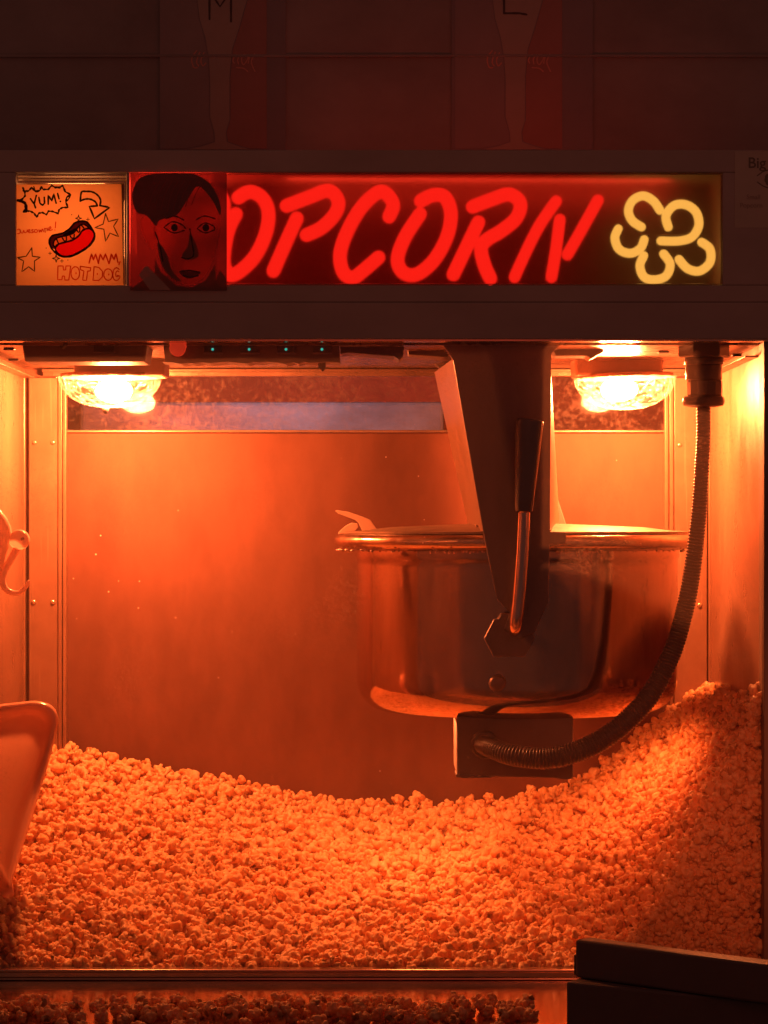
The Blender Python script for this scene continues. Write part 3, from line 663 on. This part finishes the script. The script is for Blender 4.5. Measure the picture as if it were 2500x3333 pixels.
# heater box
MB().prism([(1487, 2334), (1866, 2334), (1866, 2534), (1840, 2540), (1800, 2533), (1560, 2528), (1487, 2526)], .085, .20).obj('heater_box', m_dark, ket, bevel=.0015)
MB().prism([(1484, 2520), (1560, 2524), (1600, 2531), (1500, 2533), (1484, 2528)], .083, .12).obj('heater_box_lip', m_black, ket)
# bracket
hg = thing('kettle_hanger', 'dark tapered steel hanger holding the kettle from the ceiling', 'bracket', P(1640, 1100, .03))
YF1 = .024
MB().prism([(1418, 1092), (1848, 1092), (1842, 1106), (1795, 1152), (1792, 1560), (1790, 1730), (1843, 1732), (1843, 1768), (1790, 1772), (1785, 1960), (1740, 2060), (1690, 2080), (1640, 2050), (1660, 1995), (1618, 1950), (1612, 1925), (1572, 1730), (1560, 1660), (1475, 1175), (1466, 1158), (1440, 1120)], YF1, YF1 + .004).obj('front_plate', m_brkt, hg, bevel=.0009)
MB().prism([(1370, 1165), (1400, 1175), (1445, 1212), (1462, 1245), (1560, 1738), (1850, 1728), (1790, 1545), (1780, 1200), (1790, 1165)], .315, .319).obj('back_plate', m_brkt, hg, bevel=.0009)
a = P(1475, 1175, YF1)
# left web joining the two plates
def quad_sheet(pts, th, name, m, par):
    v = [Vector(p) for p in pts]; n = (v[1] - v[0]).cross(v[2] - v[0]).normalized() * th
    return MB().add(v + [p + n for p in v], [(0, 1, 2, 3), (7, 6, 5, 4), (0, 4, 5, 1), (1, 5, 6, 2), (2, 6, 7, 3), (3, 7, 4, 0)]).obj(name, m, par)
quad_sheet([P(1474, 1168, YF1 + .004), P(1572, 1728, YF1 + .004), P(1528, 1728, .314), P(1414, 1212, .314)], .002, 'side_web', m_post, hg)
quad_sheet([P(1791, 1160, YF1 + .004), P(1791, 1725, YF1 + .004), P(1822, 1725, .314), P(1745, 1200, .314)], -.002, 'side_web', m_post, hg)
MB().lathe([(.0001, -.002), (.0125, -.002), (.014, -.0005), (.014, .004)], P(1655, 2040, YF1 + .006), 6, 'y').obj('pivot_plate', m_brkt, hg)
hx = [(1576, 2078), (1608, 2016), (1660, 2010), (1710, 2016), (1742, 2078), (1708, 2138), (1606, 2137)]
MB().prism(hx, .028, .040).obj('pivot_nut', m_brkt, hg, bevel=.0008)
MB().lathe([(.0001, -.003), (.005, -.003), (.0062, -.002), (.0075, -.0), (.0075, .004)], P(1618, 2225, .052), 24, 'y').obj('pivot_bolt', m_brkt, hg, smooth=True)
fo = MB(); fo.pbox(1548, 1708, 1574, 1742, .10, .13); fo.obj('clamp_block', m_trim, hg, bevel=.001)
# tilt handle
prof = []
a_, b_ = P(1720, 1366, .004), P(1706, 1662, .004)
gp = [(1726.0, 1363.5, .5), (1726.0, 1364, 20), (1726.0, 1364.5, 38), (1725.5, 1368, 44), (1725, 1372, 45), (1722, 1400, 44.5), (1716, 1500, 39), (1709, 1600, 33), (1706, 1655, 30), (1706, 1664, 28)]
rod = smooth_path([P(1706, 1664, .004), P(1703, 1750, .004), P(1697, 1850, .004), P(1688, 1960, .005), P(1680, 2025, .007), P(1676, 2050, .016), P(1675, 2052, .028)], 8)
ha = MB().tube(rod, px2m(20.5), 24).obj('handle', m_chrome, ket, smooth=True)
MB().tube([P(x, y, .004) for x, y, r in gp], [px2m(r) for x, y, r in gp], 28, cap=False).obj('grip', m_grip, ha, smooth=True)

# ================================================================== CONDUIT
cd = thing('power_conduit', 'black ribbed conduit curving down from the ceiling to the heater box', 'cable', P(2290, 1105, .035))
YG = .04
g = MB(); c = P(2293, 1110, YG)
def gl(x0, x1, y0, y1, n, name, m=m_black):
    c = P((x0 + x1) / 2, y0, YG); r = px2m((x1 - x0) / 2, YG); h = P(0, y1, YG).z - c.z
    return MB().lathe([(.0002, 0), (r * .94, 0), (r, h * .08), (r, h * .92), (r * .94, h), (.0002, h)], c, n).obj(name, m, cd, smooth=n > 12, bevel=0 if n > 12 else .0012)
gl(2207, 2376, 1085, 1165, 6, 'hex_nut'); gl(2228, 2356, 1165, 1188, 32, 'gland_neck'); gl(2231, 2350, 1188, 1238, 32, 'gland_collar'); gl(2237, 2352, 1238, 1290, 12, 'gland_ring')
c = P(2290, 1304, YG); MB().lathe([(.012, .0035), (.0165, .004), (.0185, .002), (.019, -.001), (.0175, -.0045), (.012, -.0055)], c, 32).obj('gland_bead', m_black, cd, smooth=True)
path = [(2290, 1310, .04), (2290, 1420, .04), (2283, 1550, .042), (2272, 1700, .045), (2253, 1860, .046), (2228, 1990, .045), (2185, 2130, .042), (2110, 2270, .036), (2010, 2372, .030), (1900, 2438, .026), (1780, 2468, .026), (1670, 2458, .034), (1600, 2435, .055), (1572, 2424, .084)]
wid = [24, 24.5, 26, 28, 30, 31, 33, 35, 36, 37, 37, 36, 34, 33]
cp_ = smooth_path([P(*p) for p in path], 24)
# resample evenly
ln = [0.0]
for p, q_ in zip(cp_, cp_[1:]): ln.append(ln[-1] + (q_ - p).length)
pitch = .0029; nring = int(ln[-1] / pitch); sub = 6; pts = []; rad = []
A = np.array([list(p) for p in cp_]); LN = np.array(ln); WI = np.interp(LN, [ln[min(i * 24, len(ln) - 1)] for i in range(len(wid))], wid)
for i in range(nring * sub + 1):
    s_ = i / (nring * sub) * ln[-1]
    pts.append(Vector([float(np.interp(s_, LN, A[:, k])) for k in range(3)]))
    ph = (i % sub) / sub
    pulse = .5 + .5 * math.cos(2 * math.pi * ph)
    rad.append(px2m(float(np.interp(s_, LN, WI))) * (.86 + .14 * pulse ** .6))
m_cond = mat('conduit_plastic', (.10, .075, .07), .0, .33)
MB().tube(pts, rad, 24).obj('ribbed_hose', m_cond, cd, smooth=True)
MB().lathe([(.0085, -.003), (.0118, -.003), (.013, -.0015), (.013, .004)], P(1578, 2424, .083), 28, 'y').obj('hose_collar', m_black, cd, smooth=True)

# ================================================================== LEFT SIDE: SCOOP AND HOOK
sc_ = thing('scoop', 'orange lit rounded scoop blade standing in the popcorn on the left', 'scoop', P(40, 2800, .10))
out_ = [(-260, 2325), (-60, 2302), (60, 2288), (120, 2284), (165, 2298), (186, 2330), (184, 2375), (168, 2440), (130, 2570), (80, 2730), (40, 2860), (20, 2930), (-260, 2950)]
def ring(pts, inset, Y):
    c = Vector((-120, 2600)); r = []
    for x, y in pts:
        v = Vector((x, y)) - c; L_ = v.length; v = v * ((L_ - inset) / L_); r.append(P(c.x + v.x, c.y + v.y, Y))
    return r
base = [(p.x, p.y) for p in smooth_path([Vector((x, y, 0)) for x, y in out_], 5, True)[:-1]]
rings = [ring(base, 0, .13), ring(base, -3, .105), ring(base, 0, .098), ring(base, 10, .0945), ring(base, 26, .0955), ring(base, 40, .104), ring(base, 60, .112), ring(base, 120, .116), ring(base, 260, .118)]
mb = MB(); n = len(base); v = [p for r in rings for p in r]; f = []
for i in range(len(rings) - 1):
    for k in range(n): f.append((i * n + k, i * n + (k + 1) % n, (i + 1) * n + (k + 1) % n, (i + 1) * n + k))
f.append(tuple((len(rings) - 1) * n + k for k in range(n)))
mb.add(v, f).obj('scoop_blade', m_scoop, sc_, smooth=True)
m_hook = mix_mat('hook_plastic', [('D', (.98, .72, .60), 0, .6), ('L', (.98, .66, .5), 0, .3), ('G', (.9, .8, .7), .2, .10)])
hk = thing('hook', 'pink orange plastic clip with a curled hook hanging at the left edge', 'hook', P(30, 1900, .12))
MB().lathe([(.0001, -.004), (.0075, -.004), (.0089, -.0025), (.0093, 0), (.0093, .006)], P(62, 1757, .12), 36, 'y').obj('pivot_disc', m_hook, hk, smooth=True)
MB().lathe([(.0001, -.0055), (.0016, -.005), (.002, -.0035)], P(74, 1754, .12), 14, 'y').obj('pivot_pin', m_trim, hk, smooth=True)
hp = smooth_path([P(58, 1780, .122), P(38, 1815, .122), (P(12, 1862, .122)), P(10, 1900, .122), P(28, 1925, .122), P(60, 1930, .122), P(84, 1910, .122), P(93, 1892, .122)], 8)
MB().tube(hp, [px2m(13 - 8 * (i / len(hp)) ** 2) for i in range(len(hp))], 14).obj('hook_arm', m_hook, hk, smooth=True)
bp_ = smooth_path([P(-60, 1640, .12), P(-20, 1680, .12), P(5, 1730, .12), P(-6, 1790, .12), P(-18, 1850, .12)], 8)
MB().tube(bp_, [px2m(26 + 8 * math.sin(i / len(bp_) * 3.1)) for i in range(len(bp_))], 18).obj('clip_body', m_hook, hk, smooth=True)

# ================================================================== POPCORN
def kernel_mesh(seed, name, sub=4):
    import bmesh
    r_ = np.random.default_rng(seed)
    bm = bmesh.new(); bmesh.ops.create_icosphere(bm, subdivisions=sub, radius=1.0)
    d = np.array([v.co[:] for v in bm.verts]); d /= np.linalg.norm(d, axis=1)[:, None]
    nl = r_.integers(6, 14)
    ax = r_.normal(size=(nl, 3)); ax /= np.linalg.norm(ax, axis=1)[:, None]
    for _ in range(30):       # spread lobes
        for i in range(nl):
            df = ax[i] - ax; q = (df ** 2).sum(1); q[i] = 1e9
            ax[i] += .02 * (df / q[:, None]).sum(0); ax[i] /= np.linalg.norm(ax[i])
    ax[:, 2] *= r_.uniform(.55, 1)
    dist = r_.uniform(.34, .74, nl); rad = r_.uniform(.20, .42, nl)
    C = ax * dist[:, None]
    R = np.full(len(d), .30)
    for i in range(nl):
        dc = d @ C[i]; disc = dc ** 2 - (C[i] @ C[i]) + rad[i] ** 2
        t = np.where(disc > 0, dc + np.sqrt(np.maximum(disc, 0)), 0)
        R = np.maximum(R, t)
    off = Vector((seed * 3.1, 0, 0))
    for i, v in enumerate(bm.verts):
        p = Vector(d[i]) * 1.0
        n1 = noise.noise(p * 2.6 + off); n2 = noise.noise(p * 6 + off * 2)
        v.co = p * float(R[i] * (1 + .14 * n1 + .08 * n2))
    me = bpy.data.meshes.new(name); 
    # a patch of brown hull where the kernel split
    hx = r_.normal(size=3); hx /= np.linalg.norm(hx)
    for f_ in bm.faces:
        f_.smooth = True
        c = f_.calc_center_median(); l = c.length
        dd = c.normalized().dot(Vector(hx))
        f_.material_index = 1 if (dd > .74 and l < .80) else 0
    bm.to_mesh(me); bm.free()
    me.materials.append(m_pop); me.materials.append(m_hull)
    return me
def pop_mat(name, col, tcol, tw):
    m = bpy.data.materials.new(name); m.use_nodes = True; nt = m.node_tree; L = nt.links; b = nt.nodes['Principled BSDF']
    b.inputs['Roughness'].default_value = .5; b.inputs['Specular IOR Level'].default_value = .3
    oi = nt.nodes.new('ShaderNodeObjectInfo'); tc = nt.nodes.new('ShaderNodeTexCoord'); nz = nt.nodes.new('ShaderNodeTexNoise'); nz.inputs['Scale'].default_value = 1.6; nz.inputs['Detail'].default_value = 3
    L.new(tc.outputs['Object'], nz.inputs['Vector'])
    cr = nt.nodes.new('ShaderNodeValToRGB'); cr.color_ramp.elements[0].position = .35; cr.color_ramp.elements[0].color = (col[0] * .85, col[1] * .62, col[2] * .4, 1)
    cr.color_ramp.elements[1].position = .6; cr.color_ramp.elements[1].color = (*col, 1); L.new(nz.outputs['Fac'], cr.inputs[0])
    L.new(cr.outputs[0], b.inputs['Base Color'])
    tl = nt.nodes.new('ShaderNodeBsdfTranslucent'); tl.inputs[0].default_value = (*tcol, 1)
    mx = nt.nodes.new('ShaderNodeMixShader'); mx.inputs[0].default_value = tw
    L.new(b.outputs[0], mx.inputs[1]); L.new(tl.outputs[0], mx.inputs[2]); L.new(mx.outputs[0], nt.nodes['Material Output'].inputs[0]); return m
m_pop = pop_mat('popped_corn', (.97, .70, .40), (.98, .48, .19), .32)
m_hull = mat('corn_hull', (.45, .20, .06), 0, .35)
NV = 14
kmesh = [kernel_mesh(11 + i, 'popped_kernel_shape') for i in range(NV)]
klo = [kernel_mesh(11 + i, 'popped_kernel_far_shape', 3) for i in range(NV)]

prof_px = [(-300, 2330), (0, 2390), (150, 2432), (300, 2450), (450, 2492), (600, 2525), (750, 2555), (900, 2580), (1050, 2596), (1200, 2612), (1400, 2618), (1550, 2612), (1700, 2595), (1850, 2555), (1950, 2500), (2050, 2415), (2150, 2340), (2250, 2262), (2350, 2215), (2450, 2200), (2600, 2190)]
PX = np.array([p[0] for p in prof_px]); PZ = np.array([P(0, p[1], YB - .01).z for p in prof_px]); PXX = np.array([P(p[0], 0, YB - .01).x for p in prof_px])
ZF = P(0, 3150).z - .004
def heap(X, Y):
    zbk = np.interp(X, PXX, PZ)
    t = np.clip(Y / (YB - .01), 0, 1)
    tt = t ** (.92 - .22 * np.clip((X - .2) / .12, 0, 1))
    n1 = noise.noise(Vector((X * 14, Y * 14, 3.3))) * .010 * math.sin(min(1, max(0, t)) * math.pi * .95 + .1)
    q = min(1, max(0, (X - .16) / .17)); zf = ZF + .245 * q ** 2.1
    return float(zf + (zbk - zf) * tt + n1)
pts = []
sp = .0090
ny = int((YB - .012) / sp); nx = int((XR - XL) / sp)
for layer in range(3):
    for j in range(ny + 1):
        for i in range(nx + 1):
            X = XL + .006 + (i + .5 * (j % 2) + random.uniform(-.38, .38)) * sp
            Y = .010 + (j + random.uniform(-.38, .38)) * sp
            if not (XL + .004 < X < XR - .003 and .008 < Y < YB - .008): continue
            z = heap(X, Y) - layer * .0065 + random.uniform(-.003, .003)
            if layer == 0 and random.random() < .12: z += .0045
            pts.append((X, Y, z, layer))
for i in range(2600):
    X = XR - .003 - random.random() ** 1.1 * .19; top = heap(X, .006)
    if top < ZF + .006: continue
    pts.append((X, random.uniform(.007, .016), random.uniform(ZF - .004, top), 0))
# a wall of kernels pressed against the glass below the heap's front edge is hidden by the rail; the right hand mound
# the nearest kernels are things of their own, the rest is one heap
vis = [p for p in pts if p[3] == 0]
vis.sort(key=lambda p: p[1])
fr_ = [p for p in vis if P(-10, 0, p[1]).x < p[0] < P(2480, 0, p[1]).x and not (p[0] > P(1865, 0).x and p[1] < .05 and p[2] < P(0, 3080, .02).z)][:300]
frs = set(id(p) for p in fr_)
rest = [p for p in pts if id(p) not in frs]
lab = 'popped kernel in the front rows of the heap, right behind the glass'
for i, p in enumerate(fr_):
    o = bpy.data.objects.new('popcorn_kernel', kmesh[random.randrange(NV)]); COL.objects.link(o)
    o.location = p[:3]; o.rotation_euler = [random.uniform(0, 6.28) for _ in range(3)]; sc1 = random.uniform(.0060, .0092); o.scale = (sc1, sc1 * random.uniform(.85, 1.1), sc1)
    tag(o, lab, 'popcorn', 'popped kernels at the front of the heap')
# kernels spilled on the counter
cz = P(0, 3187).z
for i in range(285):
    X = random.uniform(-.33, .118); Y = -.150 - abs(random.gauss(0, 1)) * .05 - .012 * math.sin(X * 23)
    if i > 190: Y = -.16 - random.random() * .08
    o = bpy.data.objects.new('spilled_kernel', kmesh[random.randrange(NV)]); COL.objects.link(o)
    sc1 = random.uniform(.006, .0085); o.location = (X, Y, cz + sc1 * .62 + (.006 if i > 190 else 0)); o.rotation_euler = [random.uniform(0, 6.28) for _ in range(3)]; o.scale = (sc1,) * 3
    tag(o, 'dark unlit popped kernel lying on the steel counter below the front rail', 'popcorn', 'popped kernels spilled on the counter')

# the heap: point cloud mesh + geometry nodes instancing the kernel shapes, over a solid core
kc = bpy.data.collections.new('kernel_shapes')
for i, me in enumerate(klo):
    o = bpy.data.objects.new('kernel_shape', me); kc.objects.link(o)
hm = bpy.data.meshes.new('popcorn_heap')
hm.from_pydata([p[:3] for p in rest], [], [])
at = hm.attributes.new('rot', 'FLOAT_VECTOR', 'POINT'); at.data.foreach_set('vector', rng.uniform(0, 6.28, len(rest) * 3).astype(np.float32))
at = hm.attributes.new('scl', 'FLOAT', 'POINT'); at.data.foreach_set('value', rng.uniform(.0050, .0096, len(rest)).astype(np.float32))
at = hm.attributes.new('pick', 'INT', 'POINT'); at.data.foreach_set('value', rng.integers(0, NV, len(rest)).astype(np.int32))
hm.materials.append(m_pop)
ho = bpy.data.objects.new('popcorn_heap', hm); COL.objects.link(ho)
tag(ho, 'heap of buttery popped corn filling the bottom of the cabinet, high at the right', 'popcorn', None, 'stuff')
ng = bpy.data.node_groups.new('scatter_kernels', 'GeometryNodeTree')
ng.interface.new_socket('Geometry', in_out='INPUT', socket_type='NodeSocketGeometry'); ng.interface.new_socket('Geometry', in_out='OUTPUT', socket_type='NodeSocketGeometry')
N = ng.nodes; gi = N.new('NodeGroupInput'); go = N.new('NodeGroupOutput')
ip = N.new('GeometryNodeInstanceOnPoints'); ci = N.new('GeometryNodeCollectionInfo'); ci.inputs['Collection'].default_value = kc
ci.inputs['Separate Children'].default_value = True; ci.inputs['Reset Children'].default_value = True
ip.inputs['Pick Instance'].default_value = True
def na(nm, ty):
    q = N.new('GeometryNodeInputNamedAttribute'); q.data_type = ty; q.inputs['Name'].default_value = nm; return q.outputs['Attribute']
ng.links.new(gi.outputs[0], ip.inputs['Points']); ng.links.new(ci.outputs[0], ip.inputs['Instance'])
ng.links.new(na('pick', 'INT'), ip.inputs['Instance Index']); ng.links.new(na('scl', 'FLOAT'), ip.inputs['Scale'])
er = N.new('FunctionNodeEulerToRotation'); ng.links.new(na('rot', 'FLOAT_VECTOR'), er.inputs[0]); ng.links.new(er.outputs[0], ip.inputs['Rotation'])
ng.links.new(ip.outputs[0], go.inputs[0])
md = ho.modifiers.new('scatter', 'NODES'); md.node_group = ng
# solid core under the kernels
gx, gy = 60, 34; v = []; f = []
for j in range(gy + 1):
    for i in range(gx + 1):
        X = XL + .001 + (XR - XL - .002) * i / gx; Y = .002 + (YB - .004) * j / gy; v.append((X, Y, heap(X, Y) - .020))
for j in range(gy):
    for i in range(gx): a = j * (gx + 1) + i; f.append((a, a + 1, a + gx + 2, a + gx + 1))
core = MB().add(v, f).obj('popcorn_core', m_pop, smooth=True); tag(core, 'packed popcorn underneath the heap', 'popcorn', None, 'stuff')

# ================================================================== DARK CARTONS IN THE CORNER
def carton(pa, pb, ztop_px, zbot, dep, label):
    a = P(pa[0], pa[1], pa[2]); b = P(pb[0], pb[1], pb[2]); z1 = a.z
    d_ = (Vector((b.x, b.y, 0)) - Vector((a.x, a.y, 0))); nrm = Vector((-d_.y, d_.x, 0)).normalized() * dep
    A_ = Vector((a.x, a.y, 0)); B_ = A_ + d_ * 1.15
    base = [A_, B_, B_ + nrm, A_ + nrm]
    mb = MB(); mb.add([(p.x, p.y, zbot) for p in base] + [(p.x, p.y, z1) for p in base], [(0, 3, 2, 1), (4, 5, 6, 7), (0, 1, 5, 4), (1, 2, 6, 5), (2, 3, 7, 6), (3, 0, 4, 7)])
    t = thing('carton', label, 'box', (A_.x, A_.y, zbot))
    mb.obj('carton_body', m_box, t, bevel=.0015); return t, A_, B_, nrm, z1
zl = P(0, 3195, -.09).z
def face_yaw(x0, y0, Y0, x1, y1):
    # the far end of the front edge: same height, nearer the camera
    z = P(0, y0, Y0).z; Y1 = z / (-(y1 - 1700) * S / D) - D
    return P(x1, y1, Y1)
for (x0, y0, Y0, x1, y1, zb_, dep, lab_) in ((1872, 3058, -.285, 2500, 3138, P(0, 3195, -.30).z + .0006, .018, 'upper dark carton stacked in the bottom right corner'),
                                      (1842, 3195, -.30, 2500, 3262, cz + .0005, .07, 'lower dark carton on the counter in the bottom right corner')):
    e = face_yaw(x0, y0, Y0, x1, y1); a = P(x0, y0, Y0); d_ = Vector((e.x - a.x, e.y - a.y, 0)); nrm = Vector((-d_.y, d_.x, 0)).normalized() * dep
    A_ = Vector((a.x, a.y, 0)); B_ = A_ + d_ * 1.2; base = [A_, B_, B_ + nrm, A_ + nrm]
    t = thing('carton', lab_, 'box', (A_.x, A_.y, zb_), 'dark cartons in the corner')
    MB().add([(p.x, p.y, zb_) for p in base] + [(p.x, p.y, a.z) for p in base], [(0, 3, 2, 1), (4, 5, 6, 7), (0, 1, 5, 4), (1, 2, 6, 5), (2, 3, 7, 6), (3, 0, 4, 7)]).obj('carton_body', m_box, t, bevel=.002)
    fl = [A_ + nrm * .12 - d_ * .018, A_ + nrm * .12 - d_ * .003, A_ + nrm * .9 - d_ * .003, A_ + nrm * .9 - d_ * .018]
    MB().add([(p.x, p.y, zb_ + .001) for p in fl] + [(p.x, p.y, a.z - .012) for p in fl], [(0, 3, 2, 1), (4, 5, 6, 7), (0, 1, 5, 4), (1, 2, 6, 5), (2, 3, 7, 6), (3, 0, 4, 7)]).obj('carton_flap', m_box, t, bevel=.001)
